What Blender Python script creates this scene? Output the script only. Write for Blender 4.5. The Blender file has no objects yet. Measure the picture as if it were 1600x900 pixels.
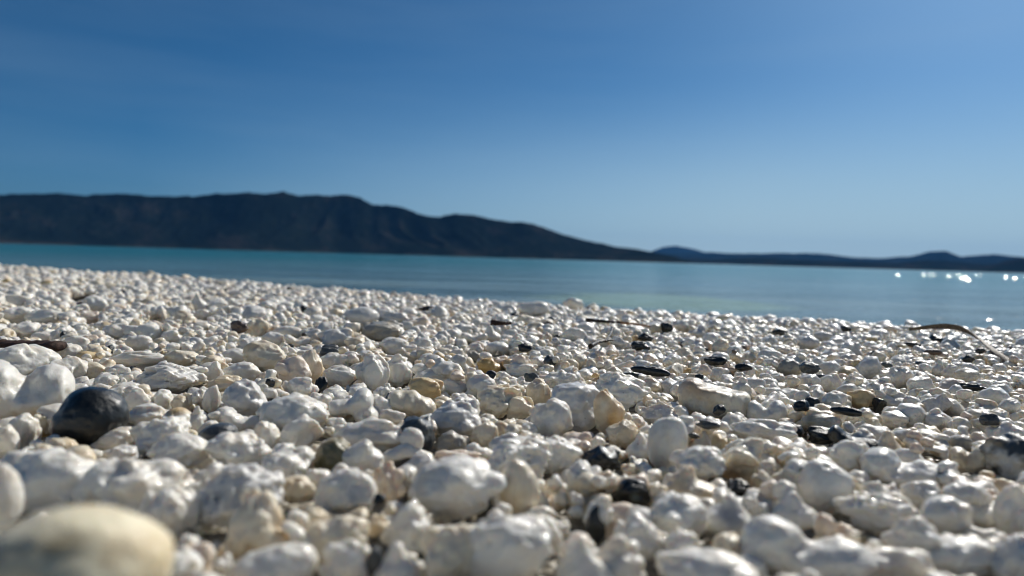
import bpy, math, time
import numpy as np
from mathutils import Matrix, Vector
T0 = time.time()
R = math.radians
SC = bpy.context.scene
COL = SC.collection
rng = np.random.default_rng(7)

# ------------------------------------------------------------------ camera
FPX = 1142.0                      # focal length in pixels of the 1600 px wide photograph
CAM_H = 0.065
PITCH, ROLL = math.atan(46.5 / FPX), math.atan(47 / 1600)
Fv = np.array([0, math.cos(PITCH), -math.sin(PITCH)])
R0 = np.array([1.0, 0, 0]); U0 = np.cross(R0, Fv)
Rv = math.cos(ROLL) * R0 + math.sin(ROLL) * U0
Uv = math.cos(ROLL) * U0 - math.sin(ROLL) * R0
CAM = np.array([0, 0, CAM_H])
cam_d = bpy.data.cameras.new('camera')
cam = bpy.data.objects.new('camera', cam_d); COL.objects.link(cam)
M = Matrix.Identity(4)
for i in range(3):
    M[i][0], M[i][1], M[i][2], M[i][3] = Rv[i], Uv[i], -Fv[i], CAM[i]
cam.matrix_world = M
cam_d.sensor_width = 36; cam_d.lens = FPX / 1600 * 36
cam_d.clip_start = 0.004; cam_d.clip_end = 80000
cam_d.dof.use_dof = True
cam_d.dof.focus_distance = 0.38
cam_d.dof.aperture_fstop = 9.8
cam_d.dof.aperture_blades = 0
SC.camera = cam

# ------------------------------------------------------------------ light
SUN_EL, SUN_AZ = 36.6, 36.0       # elevation; azimuth to the right of the view direction (+Y)
w = bpy.data.worlds.new('World'); SC.world = w; w.use_nodes = True
nt = w.node_tree; nt.nodes.clear()
sky = nt.nodes.new('ShaderNodeTexSky'); sky.sky_type = 'NISHITA'; sky.sun_disc = False
sky.sun_elevation = R(SUN_EL); sky.sun_rotation = R(SUN_AZ)
sky.air_density = 0.955; sky.dust_density = 3.26; sky.ozone_density = 10.0; sky.altitude = 1626
bg = nt.nodes.new('ShaderNodeBackground'); bg.inputs[1].default_value = 0.05
wo = nt.nodes.new('ShaderNodeOutputWorld')
hs = nt.nodes.new('ShaderNodeHueSaturation'); hs.inputs['Saturation'].default_value = 1.08; hs.inputs['Hue'].default_value = 0.487
gm = nt.nodes.new('ShaderNodeGamma'); gm.inputs[1].default_value = 1.11
nt.links.new(sky.outputs[0], hs.inputs['Color']); nt.links.new(hs.outputs[0], gm.inputs[0]); 
tcw = nt.nodes.new('ShaderNodeTexCoord'); mpw = nt.nodes.new('ShaderNodeMapping'); mpw.inputs['Scale'].default_value = (1.2, 1.2, 9.0); mpw.inputs['Rotation'].default_value = (R(10), R(14), 0)
nzw = nt.nodes.new('ShaderNodeTexNoise'); nzw.inputs['Scale'].default_value = 1.6; nzw.inputs['Detail'].default_value = 4; nzw.inputs['Roughness'].default_value = 0.5
rmw = nt.nodes.new('ShaderNodeMapRange'); rmw.inputs[1].default_value = 0.42; rmw.inputs[2].default_value = 0.72; rmw.inputs[3].default_value = 0.0; rmw.inputs[4].default_value = 0.07
mxw = nt.nodes.new('ShaderNodeMix'); mxw.data_type = 'RGBA'; mxw.inputs[7].default_value = (8.5, 11.5, 14.0, 1)     # thin high cloud
tnw = nt.nodes.new('ShaderNodeMix'); tnw.data_type = 'RGBA'; tnw.blend_type = 'MULTIPLY'; tnw.inputs[0].default_value = 1.0; tnw.inputs[7].default_value = (0.80, 0.985, 1.02, 1)
nt.links.new(tcw.outputs['Generated'], mpw.inputs[0]); nt.links.new(mpw.outputs[0], nzw.inputs['Vector']); nt.links.new(nzw.outputs[0], rmw.inputs[0])
nt.links.new(gm.outputs[0], tnw.inputs[6]); nt.links.new(tnw.outputs[2], mxw.inputs[6]); nt.links.new(rmw.outputs[0], mxw.inputs[0])
spw = nt.nodes.new('ShaderNodeSeparateXYZ'); nt.links.new(tcw.outputs['Generated'], spw.inputs[0])
lo_ = nt.nodes.new('ShaderNodeMapRange'); lo_.interpolation_type = 'SMOOTHSTEP'; lo_.inputs[1].default_value = 0.25; lo_.inputs[2].default_value = 0.0; nt.links.new(spw.outputs[2], lo_.inputs[0])
sx_ = nt.nodes.new('ShaderNodeMapRange'); sx_.inputs[1].default_value = -0.45; sx_.inputs[2].default_value = 0.3; sx_.inputs[4].default_value = 0.9; nt.links.new(spw.outputs[0], sx_.inputs[0])
ml_ = nt.nodes.new('ShaderNodeMath'); ml_.operation = 'MULTIPLY'; nt.links.new(lo_.outputs[0], ml_.inputs[0]); nt.links.new(sx_.outputs[0], ml_.inputs[1])
mxl = nt.nodes.new('ShaderNodeMix'); mxl.data_type = 'RGBA'; mxl.inputs[7].default_value = (9.3, 13.0, 15.2, 1)
nt.links.new(ml_.outputs[0], mxl.inputs[0]); nt.links.new(mxw.outputs[2], mxl.inputs[6]); nt.links.new(mxl.outputs[2], bg.inputs[0]); nt.links.new(bg.outputs[0], wo.inputs[0])
sl = bpy.data.lights.new('sun', 'SUN'); sl.energy = 5.0; sl.angle = R(0.5); sl.color = (1, 0.95, 0.87)
so = bpy.data.objects.new('sun', sl); COL.objects.link(so)
sd = Vector((math.sin(R(SUN_AZ)) * math.cos(R(SUN_EL)), math.cos(R(SUN_AZ)) * math.cos(R(SUN_EL)), math.sin(R(SUN_EL))))
so.rotation_euler = sd.to_track_quat('Z', 'Y').to_euler()
so.location = (2, 2, 3)
vs = SC.view_settings
vs.view_transform = 'Standard'; vs.look = 'None'; vs.gamma = 1; vs.use_curve_mapping = False
vs.exposure = -0.15
cy = SC.cycles
cy.use_denoising = True; SC.cycles.pixel_filter_type = 'BLACKMAN_HARRIS'; SC.cycles.filter_width = 1.1
cy.max_bounces = 8; cy.diffuse_bounces = 4; cy.glossy_bounces = 3; cy.transmission_bounces = 4; cy.volume_bounces = 0
cy.sample_clamp_indirect = 4.0; cy.sample_clamp_direct = 0
cy.caustics_reflective = False; cy.caustics_refractive = False

# ------------------------------------------------------------------ helpers
def ray(px, py):
    return Fv + (px - 800) / FPX * Rv - (py - 450) / FPX * Uv      # depth 1 along the view axis
def at(px, py, depth):
    return CAM + depth * ray(px, py)
def on_plane(px, py, z):
    d = ray(px, py); return CAM + d * ((z - CAM[2]) / d[2])
def project(P):
    v = np.asarray(P) - CAM
    dep = v @ Fv
    return 800 + FPX * (v @ Rv) / dep, 450 - FPX * (v @ Uv) / dep, dep
def tag(o, label=None, cat=None, group=None, kind=None):
    if label: o['label'] = label
    if cat: o['category'] = cat
    if group: o['group'] = group
    if kind: o['kind'] = kind
    return o
def make_mesh(name, V, F, mat, smooth=True, tint=None, wet=None):
    me = bpy.data.meshes.new(name)
    V = np.ascontiguousarray(V, dtype=np.float32); F = np.ascontiguousarray(F, dtype=np.int32)
    k = F.shape[1]
    me.vertices.add(len(V)); me.vertices.foreach_set('co', V.ravel())
    me.loops.add(F.size); me.loops.foreach_set('vertex_index', F.ravel())
    me.polygons.add(len(F))
    me.polygons.foreach_set('loop_start', np.arange(0, F.size, k, dtype=np.int32))
    me.update(calc_edges=True)
    if smooth: me.polygons.foreach_set('use_smooth', np.ones(len(F), dtype=bool))
    if tint is not None:
        a = me.attributes.new('tint', 'FLOAT_COLOR', 'POINT')
        t = np.empty((len(V), 4), np.float32); t[:] = tint; a.data.foreach_set('color', t.ravel())
    if wet is not None:
        a = me.attributes.new('wet', 'FLOAT', 'POINT')
        t = np.empty(len(V), np.float32); t[:] = wet; a.data.foreach_set('value', t)
    me.materials.append(mat)
    return me
def link(name, me, loc=(0, 0, 0)):
    o = bpy.data.objects.new(name, me); o.location = loc; COL.objects.link(o); return o

# lattice noise, -1..1
_L = np.random.default_rng(3).random((32, 32, 32)).astype(np.float32) * 2 - 1
def vnoise(P):
    P = np.asarray(P, dtype=np.float32)
    i = np.floor(P).astype(np.int32); f = P - i; f = f * f * (3 - 2 * f)
    x0, y0, z0 = (i[..., a] & 31 for a in range(3)); x1, y1, z1 = ((i[..., a] + 1) & 31 for a in range(3))
    fx, fy, fz = f[..., 0], f[..., 1], f[..., 2]
    a = _L[x0, y0, z0] * (1 - fx) + _L[x1, y0, z0] * fx
    b = _L[x0, y1, z0] * (1 - fx) + _L[x1, y1, z0] * fx
    c = _L[x0, y0, z1] * (1 - fx) + _L[x1, y0, z1] * fx
    d = _L[x0, y1, z1] * (1 - fx) + _L[x1, y1, z1] * fx
    return (a * (1 - fy) + b * fy) * (1 - fz) + (c * (1 - fy) + d * fy) * fz
def fbm(P, o=3):
    s = 0; a = 0.55
    for _ in range(o):
        s = s + a * vnoise(P); P = P * 2.03 + 7.7; a *= 0.5
    return s

# ------------------------------------------------------------------ stone shapes (distance fields meshed with surface nets)
def surface_nets(D, lo, step):
    N = D.shape[0]; S = D < 0; n = N - 1
    acc = np.zeros((n, n, n, 3), np.float32); cnt = np.zeros((n, n, n), np.float32); quads = []
    cid = np.full((n, n, n), -1, np.int64)
    edges = []
    for ax in range(3):
        a = [slice(None)] * 3; b = [slice(None)] * 3
        a[ax] = slice(0, n); b[ax] = slice(1, N)
        cr = np.argwhere(S[tuple(a)] != S[tuple(b)])
        i, j, k = cr.T
        e = [0, 0, 0]; e[ax] = 1
        d0 = D[i, j, k]; d1 = D[i + e[0], j + e[1], k + e[2]]
        t = d0 / (d0 - d1)
        p = cr.astype(np.float32); p[:, ax] += t
        o1, o2 = [q for q in range(3) if q != ax]
        cells = []
        for da in (-1, 0):
            for db in (-1, 0):
                c = cr.copy(); c[:, o1] += da; c[:, o2] += db; cells.append(c)
        ok = np.ones(len(cr), bool)
        for c in cells: ok &= ((c >= 0) & (c < n)).all(1)
        for c in cells:
            cc = c[ok]
            np.add.at(acc, (cc[:, 0], cc[:, 1], cc[:, 2]), p[ok]); np.add.at(cnt, (cc[:, 0], cc[:, 1], cc[:, 2]), 1)
        edges.append((ax, [c[ok] for c in cells], S[i, j, k][ok]))
    m = cnt > 0
    cid[m] = np.arange(m.sum())
    V = acc[m] / cnt[m][:, None] * step + lo
    for ax, cells, inside in edges:
        q = np.stack([cid[c[:, 0], c[:, 1], c[:, 2]] for c in (cells[0], cells[1], cells[3], cells[2])], 1)
        flip = inside if ax != 1 else ~inside
        q[~flip] = q[~flip][:, ::-1]
        quads.append(q)
    return V, np.concatenate(quads)
def rot_rand(r):
    q = r.normal(size=4); q /= np.linalg.norm(q); a, b, c, d = q
    return np.array([[a*a+b*b-c*c-d*d, 2*(b*c-a*d), 2*(b*d+a*c)], [2*(b*c+a*d), a*a-b*b+c*c-d*d, 2*(c*d-a*b)], [2*(b*d-a*c), 2*(c*d+a*b), a*a-b*b-c*c+d*d]])
def ell(P, c, r, Q=None):
    q = P - np.asarray(c, np.float32)
    if Q is not None: q = q @ Q.astype(np.float32)
    r = np.asarray(r, np.float32)
    k0 = np.sqrt(((q / r) ** 2).sum(-1)) + 1e-6; k1 = np.sqrt(((q / (r * r)) ** 2).sum(-1)) + 1e-6
    return k0 * (k0 - 1) / k1
def cap(P, a, b, r):
    a = np.asarray(a, np.float32); b = np.asarray(b, np.float32)
    ab = b - a; t = np.clip(((P - a) @ ab) / (ab @ ab), 0, 1)
    return np.sqrt(((P - a - t[..., None] * ab) ** 2).sum(-1)) - r
def smin(a, b, k):
    h = np.clip(0.5 + 0.5 * (b - a) / k, 0, 1)
    return b * (1 - h) + a * h - k * h * (1 - h)
def smax(a, b, k): return -smin(-a, -b, k)
def rdir(r):
    v = r.normal(size=3); return v / np.linalg.norm(v)
def field(P, kind, r):
    if kind == 'r':                      # water-worn, nearly round
        d = ell(P, (0, 0, 0), r.uniform(0.72, 1.0, 3), rot_rand(r))
        for _ in range(3): d = smin(d, ell(P, rdir(r) * r.uniform(.4, .75), r.uniform(0.3, 0.6, 3), rot_rand(r)), 0.22)
        n = 0.24; fq = 1.7
    elif kind == 'e':                    # smooth, egg-like
        d = smin(ell(P, (0, 0, 0), (1.0, 0.8, 0.8)), ell(P, (r.uniform(-.4, .4), 0, 0.15), (0.7, 0.7, 0.75)), 0.3)
        n = 0.11; fq = 1.3
    elif kind == 'l':                    # a few merged lumps
        d = ell(P, (0, 0, 0), r.uniform(0.62, 0.85, 3), rot_rand(r))
        for _ in range(r.integers(3, 6)):
            d = smin(d, ell(P, rdir(r) * np.array([1, .8, .7]) * 0.55, r.uniform(0.34, 0.55, 3), rot_rand(r)), 0.14)
        n = 0.24; fq = 2.3
    elif kind == 'k':                    # coral-like, covered in knobs
        d = ell(P, (0, 0, 0), r.uniform(0.66, 0.84, 3), rot_rand(r))
        for _ in range(r.integers(9, 15)):
            d = smin(d, ell(P, rdir(r) * r.uniform(0.5, 0.75), r.uniform(0.24, 0.42, 3), rot_rand(r)), 0.10)
        n = 0.12; fq = 3.0
    elif kind in 'ax':                   # broken, with softened faces
        d = ell(P, (0, 0, 0), r.uniform(0.85, 1.1, 3), rot_rand(r))
        for _ in range(r.integers(5, 8)):
            d = smax(d, P @ rdir(r).astype(np.float32) - r.uniform(0.45, 0.72), 0.14)
        for _ in range(2): d = smax(d, -ell(P, rdir(r) * 0.95, r.uniform(0.25, 0.5, 3), rot_rand(r)), 0.15)
        n = 0.15 if kind == 'a' else 0.22; fq = 2.4 if kind == 'a' else 4.2
    elif kind == 'f':                    # bent finger
        z = r.uniform(-0.25, 0.25)
        d = smin(cap(P, (-0.75, 0, -z), (0, 0.05, z), r.uniform(0.26, 0.36)), cap(P, (0, 0.05, z), (0.75, 0, -z * r.uniform(0, 1)), r.uniform(0.24, 0.36)), 0.18)
        n = 0.08; fq = 2.5
    elif kind == 's':                    # saddle: two humps, a dip between
        d = smin(ell(P, (-0.5, 0, 0.08), (0.45, 0.5, 0.5)), ell(P, (0.52, 0.05, -0.02), (0.42, 0.45, 0.48)), 0.3)
        d = smin(d, ell(P, (0, 0, -0.25), (0.85, 0.45, 0.35)), 0.2)
        n = 0.10; fq = 2.2
    elif kind == 'p':                    # peaked
        d = smin(ell(P, (0, 0, -0.25), (0.85, 0.75, 0.5)), ell(P, (r.uniform(-.25, .25), 0, 0.2), (0.36, 0.36, 0.62)), 0.3)
        d = smax(d, P @ np.array([0.75, -0.2, 0.62], np.float32) - 0.62, 0.15)
        d = smax(d, P @ np.array([-0.72, -0.25, 0.6], np.float32) - 0.62, 0.15)
        n = 0.09; fq = 2.3
    elif kind == 't':                    # flat oval
        d = ell(P, (0, 0, 0), (1.0, 0.75, 0.5)); n = 0.13; fq = 1.6
    elif kind == 'b':                    # long block, raised corner at each end
        d = smax(ell(P, (0, 0, 0), (1.2, 0.7, 0.8)), np.abs(P[..., 2]) - 0.42, 0.15)
        d = smin(d, ell(P, (-0.78, 0, 0.30), (0.36, 0.36, 0.36)), 0.25)
        d = smin(d, ell(P, (0.85, 0, -0.1), (0.3, 0.4, 0.5)), 0.2)
        d = smax(d, -ell(P, (0.2, 0, 0.75), (0.5, 0.9, 0.33)), 0.2); n = 0.08; fq = 2.2
    elif kind == 'v':                    # arch with an opening through it
        d = smax(ell(P, (0, 0, 0), (1.0, 0.55, 0.8)), -cap(P, (0.1, -2, -0.45), (0.1, 2, -0.45), 0.3), 0.12); n = 0.08; fq = 2.4
    elif kind == 'o':                    # knuckle bone with a ring pit in its end
        d = smin(cap(P, (-0.8, 0, -0.1), (0.1, 0, 0.1), 0.3), ell(P, (0.25, 0, 0.35), (0.42, 0.4, 0.42)), 0.2)
        d = smin(d, ell(P, (0.45, -0.15, -0.2), (0.5, 0.42, 0.36)), 0.12)
        d = smax(d, -ell(P, (0.42, -0.6, -0.12), (0.14, 0.2, 0.12)), 0.06); n = 0.05; fq = 2.4
    off = r.uniform(0, 30, 3).astype(np.float32)
    d = d + n * fbm(P * fq + off, 3) + (0.055 if kind == 'x' else 0.012 if kind == 'e' else 0.030) * vnoise(P * 6.0 + off)
    g = vnoise(P * 4.3 + off + 11)                       # scattered pits
    d = d + 0.10 * np.clip(g - 0.45, 0, 1)
    return d
_grids = {}
def grid(N):
    if N not in _grids:
        a = np.linspace(-1.5, 1.5, N, dtype=np.float32)
        _grids[N] = np.stack(np.meshgrid(a, a, a, indexing='ij'), -1)
    return _grids[N]
def keep_main(V, F):
    return V, F
def stone(kind, seed, N, tilt=0.0, spin=False):
    r = np.random.default_rng(seed)
    G = grid(N); D = field(G, kind, r)
    V, F = surface_nets(D, -1.5, 3.0 / (N - 1))
    if spin: V = V @ rot_rand(r).T
    if tilt:
        c, s = math.cos(R(tilt)), math.sin(R(tilt))     # clockwise on the picture
        V = V @ np.array([[c, 0, s], [0, 1, 0], [-s, 0, c]]).T
    lo, hi = V.min(0), V.max(0)
    return (V - (lo + hi) / 2) / (hi - lo), F, hi - lo

# ------------------------------------------------------------------ materials
def mat_new(name):
    m = bpy.data.materials.new(name); m.use_nodes = True
    n = m.node_tree; b = n.nodes['Principled BSDF']
    return m, n, b
def N_(n, t, **kw):
    x = n.nodes.new(t)
    for k, v in kw.items(): setattr(x, k, v)
    return x
def noise_node(n, vec, scale, detail=3, rough=0.55):
    x = N_(n, 'ShaderNodeTexNoise'); x.inputs['Scale'].default_value = scale; x.inputs['Detail'].default_value = detail; x.inputs['Roughness'].default_value = rough
    n.links.new(vec, x.inputs['Vector']); return x
def ramp(n, fac, stops):
    x = N_(n, 'ShaderNodeValToRGB'); e = x.color_ramp.elements
    while len(e) < len(stops): e.new(0.5)
    for q, (p, c) in zip(e, stops): q.position = p; q.color = c if len(c) == 4 else (*c, 1)
    n.links.new(fac, x.inputs[0]); return x
def mixc(n, fac, a, b, mode='MIX'):
    x = N_(n, 'ShaderNodeMix', data_type='RGBA', blend_type=mode)
    for s, v in ((x.inputs[0], fac), (x.inputs[6], a), (x.inputs[7], b)):
        if isinstance(v, (int, float)): s.default_value = v
        elif isinstance(v, tuple): s.default_value = (*v, 1)
        else: n.links.new(v, s)
    return x.outputs[2]
def math_(n, op, a, b=0.0, c=None):
    x = N_(n, 'ShaderNodeMath', operation=op)
    for s, v in zip(x.inputs, (a, b, c)):
        if v is None: continue
        if isinstance(v, (int, float)): s.default_value = v
        else: n.links.new(v, s)
    return x.outputs[0]
def pebble_material(name, sss):
    m, n, b = mat_new(name)
    geo = N_(n, 'ShaderNodeNewGeometry'); pos = geo.outputs['Position']
    at_ = N_(n, 'ShaderNodeAttribute', attribute_name='tint'); wt = N_(n, 'ShaderNodeAttribute', attribute_name='wet')
    blot = noise_node(n, pos, 95, 3)
    f = ramp(n, blot.outputs[0], [(0.50, (0, 0, 0)), (0.68, (1, 1, 1))])
    fa = math_(n, 'MULTIPLY', f.outputs[0], at_.outputs['Alpha'])
    stain = mixc(n, fa, at_.outputs['Color'], (0.62, 0.47, 0.27) if sss else (0.10, 0.11, 0.10))
    grey = noise_node(n, pos, 210, 4, 0.65)
    g = ramp(n, grey.outputs[0], [(0.30, (0.86, 0.86, 0.86)), (0.46, (1, 1, 1))])
    col = mixc(n, 1.0, stain, g.outputs[0], 'MULTIPLY')
    speck = noise_node(n, pos, 620, 2)
    s = ramp(n, speck.outputs[0], [(0.22, (0.5, 0.45, 0.38)), (0.27, (1, 1, 1))])
    col = mixc(n, 1.0, col, s.outputs[0], 'MULTIPLY')
    n.links.new(col, b.inputs['Base Color'])
    rr = math_(n, 'MULTIPLY_ADD', wt.outputs['Fac'], -0.22, 0.58)
    rn = math_(n, 'MULTIPLY_ADD', grey.outputs[0], 0.3, -0.15)
    n.links.new(math_(n, 'ADD', rr, rn), b.inputs['Roughness'])
    b.inputs['IOR'].default_value = 1.45
    n.links.new(math_(n, 'MULTIPLY', wt.outputs['Fac'], 0.85), b.inputs['Coat Weight'])
    b.inputs['Coat Roughness'].default_value = 0.06; b.inputs['Coat IOR'].default_value = 1.34
    if sss:
        b.inputs['Subsurface Weight'].default_value = 0.6
        b.inputs['Subsurface Radius'].default_value = (1.0, 0.78, 0.52); b.inputs['Subsurface Scale'].default_value = 0.0032
    b1 = noise_node(n, pos, 420, 5, 0.62); b2 = noise_node(n, pos, 1900, 3, 0.6)
    h = math_(n, 'MULTIPLY_ADD', b2.outputs[0], 0.25, b1.outputs[0])
    bp = N_(n, 'ShaderNodeBump'); bp.inputs['Strength'].default_value = 0.5; bp.inputs['Distance'].default_value = 0.0011
    n.links.new(h, bp.inputs['Height']); n.links.new(bp.outputs[0], b.inputs['Normal'])
    bc = N_(n, 'ShaderNodeBump'); bc.inputs['Strength'].default_value = 0.36; bc.inputs['Distance'].default_value = 0.0009
    n.links.new(h, bc.inputs['Height']); n.links.new(bc.outputs[0], b.inputs['Coat Normal'])
    return m
MAT_PEB = pebble_material('white_stone', True)
MAT_DARK = pebble_material('dark_stone', False)

# ------------------------------------------------------------------ ground and shoreline
_sx = np.array([-6.0, -3.2, -1.36, -0.70, -0.21, 0.09, 0.20, 0.31, 0.52, 1.2, 3.0])
_sy = np.array([4.1, 3.0, 1.97, 1.59, 1.18, 0.98, 0.92, 0.865, 0.735, 0.25, -0.9])
WATER_Z = -0.115
def past_edge(x, y):
    """Metres beyond the berm edge (positive = towards the water)."""
    ye = np.interp(x, _sx, _sy)
    return (y - ye) * 0.72
def ground_z(x, y):
    x = np.asarray(x, float); y = np.asarray(y, float)
    s = past_edge(x, y)
    P = np.stack([x * 4, y * 4, x * 0], -1)
    z = -0.011 + 0.008 * fbm(P, 3)
    z = z - 0.22 * np.clip(s, 0, None) ** 1.15 * (1 + 0.15 * vnoise(P * 0.3)) - 0.05 * np.clip(s, 0, 0.15)
    return np.maximum(z, -0.9)
def build_ground():
    xs = np.concatenate([np.linspace(-400, -6, 30), np.linspace(-5.6, 5, 180), np.linspace(5.6, 400, 30)])
    ys = np.concatenate([np.linspace(-400, -3, 30), np.linspace(-2.6, 6, 170), np.linspace(6.6, 60, 20)])
    X, Y = np.meshgrid(xs, ys, indexing='ij')
    V = np.stack([X, Y, ground_z(X, Y)], -1).reshape(-1, 3)
    a, b = X.shape; I = np.arange(a * b).reshape(a, b)
    F = np.stack([I[:-1, :-1], I[1:, :-1], I[1:, 1:], I[:-1, 1:]], -1).reshape(-1, 4)
    m, n, bs = mat_new('coarse_sand')
    geo = N_(n, 'ShaderNodeNewGeometry'); pos = geo.outputs['Position']
    v = N_(n, 'ShaderNodeTexVoronoi'); v.inputs['Scale'].default_value = 230; n.links.new(pos, v.inputs['Vector'])
    c = ramp(n, v.outputs['Color'], [(0.0, (0.05, 0.045, 0.035)), (0.3, (0.16, 0.14, 0.105)), (1.0, (0.36, 0.33, 0.27))])
    n.links.new(c.outputs[0], bs.inputs['Base Color']); bs.inputs['Roughness'].default_value = 0.5
    bp = N_(n, 'ShaderNodeBump'); bp.inputs['Strength'].default_value = 1; bp.inputs['Distance'].default_value = 0.003
    n.links.new(v.outputs['Distance'], bp.inputs['Height']); bp.invert = True; n.links.new(bp.outputs[0], bs.inputs['Normal'])
    tag(link('beach', make_mesh('beach', V, F, m)), kind='structure')
build_ground()

# ------------------------------------------------------------------ lake
def build_water():
    rs = np.concatenate([np.linspace(0.3, 12, 150), np.geomspace(12.2, 26000, 120)])
    th = np.radians(np.linspace(-75, 75, 301))
    Rr, Th = np.meshgrid(rs, th, indexing='ij')
    X, Y = Rr * np.sin(Th), Rr * np.cos(Th)
    amp = np.clip((Rr - 1.5) / 6, 0, 1) * np.clip(1 - Rr / 160, 0, 1)
    P = np.stack([X * 1.1, Y * 2.2, X * 0], -1)
    Z = WATER_Z + 0.004 * amp * fbm(P, 3)
    V = np.stack([X, Y, Z], -1).reshape(-1, 3)
    a, b = X.shape; I = np.arange(a * b).reshape(a, b)
    F = np.stack([I[:-1, :-1], I[:-1, 1:], I[1:, 1:], I[1:, :-1]], -1).reshape(-1, 4)[:, ::-1]
    m, n, bs = mat_new('lake_water')
    geo = N_(n, 'ShaderNodeNewGeometry'); pos = geo.outputs['Position']
    ln = N_(n, 'ShaderNodeVectorMath', operation='LENGTH'); n.links.new(pos, ln.inputs[0])
    lg = math_(n, 'LOGARITHM', ln.outputs['Value'], 10.0)
    mp = N_(n, 'ShaderNodeMapRange'); n.links.new(lg, mp.inputs[0])
    mp.inputs[1].default_value = 0.0; mp.inputs[2].default_value = 4.0
    c = ramp(n, mp.outputs[0], [(0.05, (0.24, 0.32, 0.28)), (0.13, (0.19, 0.27, 0.28)), (0.21, (0.125, 0.24, 0.27)), (0.35, (0.010, 0.20, 0.228)), (0.6, (0.006, 0.185, 0.21))])  # shallows near shore, plus sky reflection put into the colour by distance
    mc = N_(n, 'ShaderNodeMapping'); mc.inputs['Scale'].default_value = (0.35, 1.5, 1); n.links.new(pos, mc.inputs['Vector'])
    ripple_tone = ramp(n, noise_node(n, mc.outputs[0], 1.0, 4, 0.6).outputs[0], [(0.35, (0.55, 0.66, 0.72)), (0.65, (1.5, 1.35, 1.28))])     # light and dark ripple bands painted into the water colour
    ripple_col = mixc(n, 1.0, c.outputs[0], ripple_tone.outputs[0], 'MULTIPLY')
    sv = N_(n, 'ShaderNodeMapping'); sv.vector_type = 'POINT'; sv.inputs['Location'].default_value = (-0.70 / 0.8, -3.45 / 1.05, 0); sv.inputs['Scale'].default_value = (1 / 0.8, 1 / 1.05, 0)
    n.links.new(pos, sv.inputs['Vector'])
    sl_ = N_(n, 'ShaderNodeVectorMath', operation='LENGTH'); n.links.new(sv.outputs[0], sl_.inputs[0])
    sn = noise_node(n, pos, 1.6, 2)
    shoal = ramp(n, math_(n, 'MULTIPLY_ADD', sn.outputs[0], 0.5, sl_.outputs['Value']), [(0.75, (1, 1, 1)), (1.0, (0, 0, 0))])
    n.links.new(mixc(n, math_(n, 'MULTIPLY', shoal.outputs[0], 1.0), ripple_col, (0.29, 0.40, 0.27)), bs.inputs['Base Color'])
    bs.inputs['Roughness'].default_value = 0.09; bs.inputs['Specular IOR Level'].default_value = 0.19; bs.inputs['IOR'].default_value = 1.33
    mpv = N_(n, 'ShaderNodeMapping'); mpv.inputs['Scale'].default_value = (1, 2.0, 1); n.links.new(pos, mpv.inputs['Vector'])
    w1 = noise_node(n, mpv.outputs[0], 3.0, 4); w2 = noise_node(n, mpv.outputs[0], 0.35, 3)
    h = math_(n, 'MULTIPLY_ADD', w2.outputs[0], 4.0, w1.outputs[0])
    w3 = noise_node(n, mpv.outputs[0], 11.0, 2); wm = noise_node(n, mpv.outputs[0], 0.22, 2)
    band = ramp(n, lg, [(0.0, (0, 0, 0)), (1.0, (1, 1, 1))]); band = N_(n, 'ShaderNodeMapRange'); n.links.new(lg, band.inputs[0]); band.inputs[1].default_value = 0.75; band.inputs[2].default_value = 1.3
    rough = math_(n, 'MULTIPLY', ramp(n, wm.outputs[0], [(0.50, (0, 0, 0)), (0.6, (1, 1, 1))]).outputs[0], band.outputs[0])
    h = math_(n, 'MULTIPLY_ADD', math_(n, 'MULTIPLY', w3.outputs[0], rough), 0.15, h)
    bp = N_(n, 'ShaderNodeBump'); bp.inputs['Strength'].default_value = 1.0; bp.inputs['Distance'].default_value = 0.030
    n.links.new(h, bp.inputs['Height']); n.links.new(bp.outputs[0], bs.inputs['Normal'])
    tag(link('water', make_mesh('water', V, F, m)), kind='structure')
    # small steep ripples added farther out, shaped to throw sun glints
    r = np.random.default_rng(21); VV, FF = [], []; off = 0
    u = np.linspace(-1, 1, 15); Ux, Uy = np.meshgrid(u, u, indexing='ij'); I = np.arange(225).reshape(15, 15)
    f = np.stack([I[:-1, :-1], I[1:, :-1], I[1:, 1:], I[:-1, 1:]], -1).reshape(-1, 4)
    for k in range(22):
        az = R(27.4 + 9.4 * r.random() ** 0.8); d = r.uniform(22, 44) if k % 9 else r.uniform(14, 19)
        # each added ripple face is turned to mirror the sun into the lens
        hv = Vector((-math.sin(az), -math.cos(az), 0)) + sd; m_ = math.hypot(hv.x, hv.y) / hv.z
        t = math.atan2(hv.x, hv.y) + r.normal(0, 0.06)
        wx, wy = r.uniform(0.07, 0.20), r.uniform(0.06, 0.105); h = 1.25 * m_ * wy / 1.53
        z = WATER_Z - 0.004 + h * np.exp(-3.2 * (Ux ** 2 + Uy ** 2)) * (1 + 0.0 * Ux)
        z = z - 0.006 * np.clip(np.hypot(Ux, Uy) - 0.85, 0, 1)
        X = d * math.sin(az) + Ux * wx * math.cos(t) + Uy * wy * math.sin(t); Y = d * math.cos(az) - Ux * wx * math.sin(t) + Uy * wy * math.cos(t)
        VV.append(np.stack([X, Y, z], -1).reshape(-1, 3)); FF.append(f + off); off += 225
    m2, n2, b2 = mat_new('glint_ripples'); b2.inputs['Base Color'].default_value = (0.018, 0.16, 0.20, 1); b2.inputs['Roughness'].default_value = 0.10; b2.inputs['IOR'].default_value = 1.33
    tag(link('water', make_mesh('water', np.concatenate(VV), np.concatenate(FF), m2)), kind='structure')
build_water()

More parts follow.
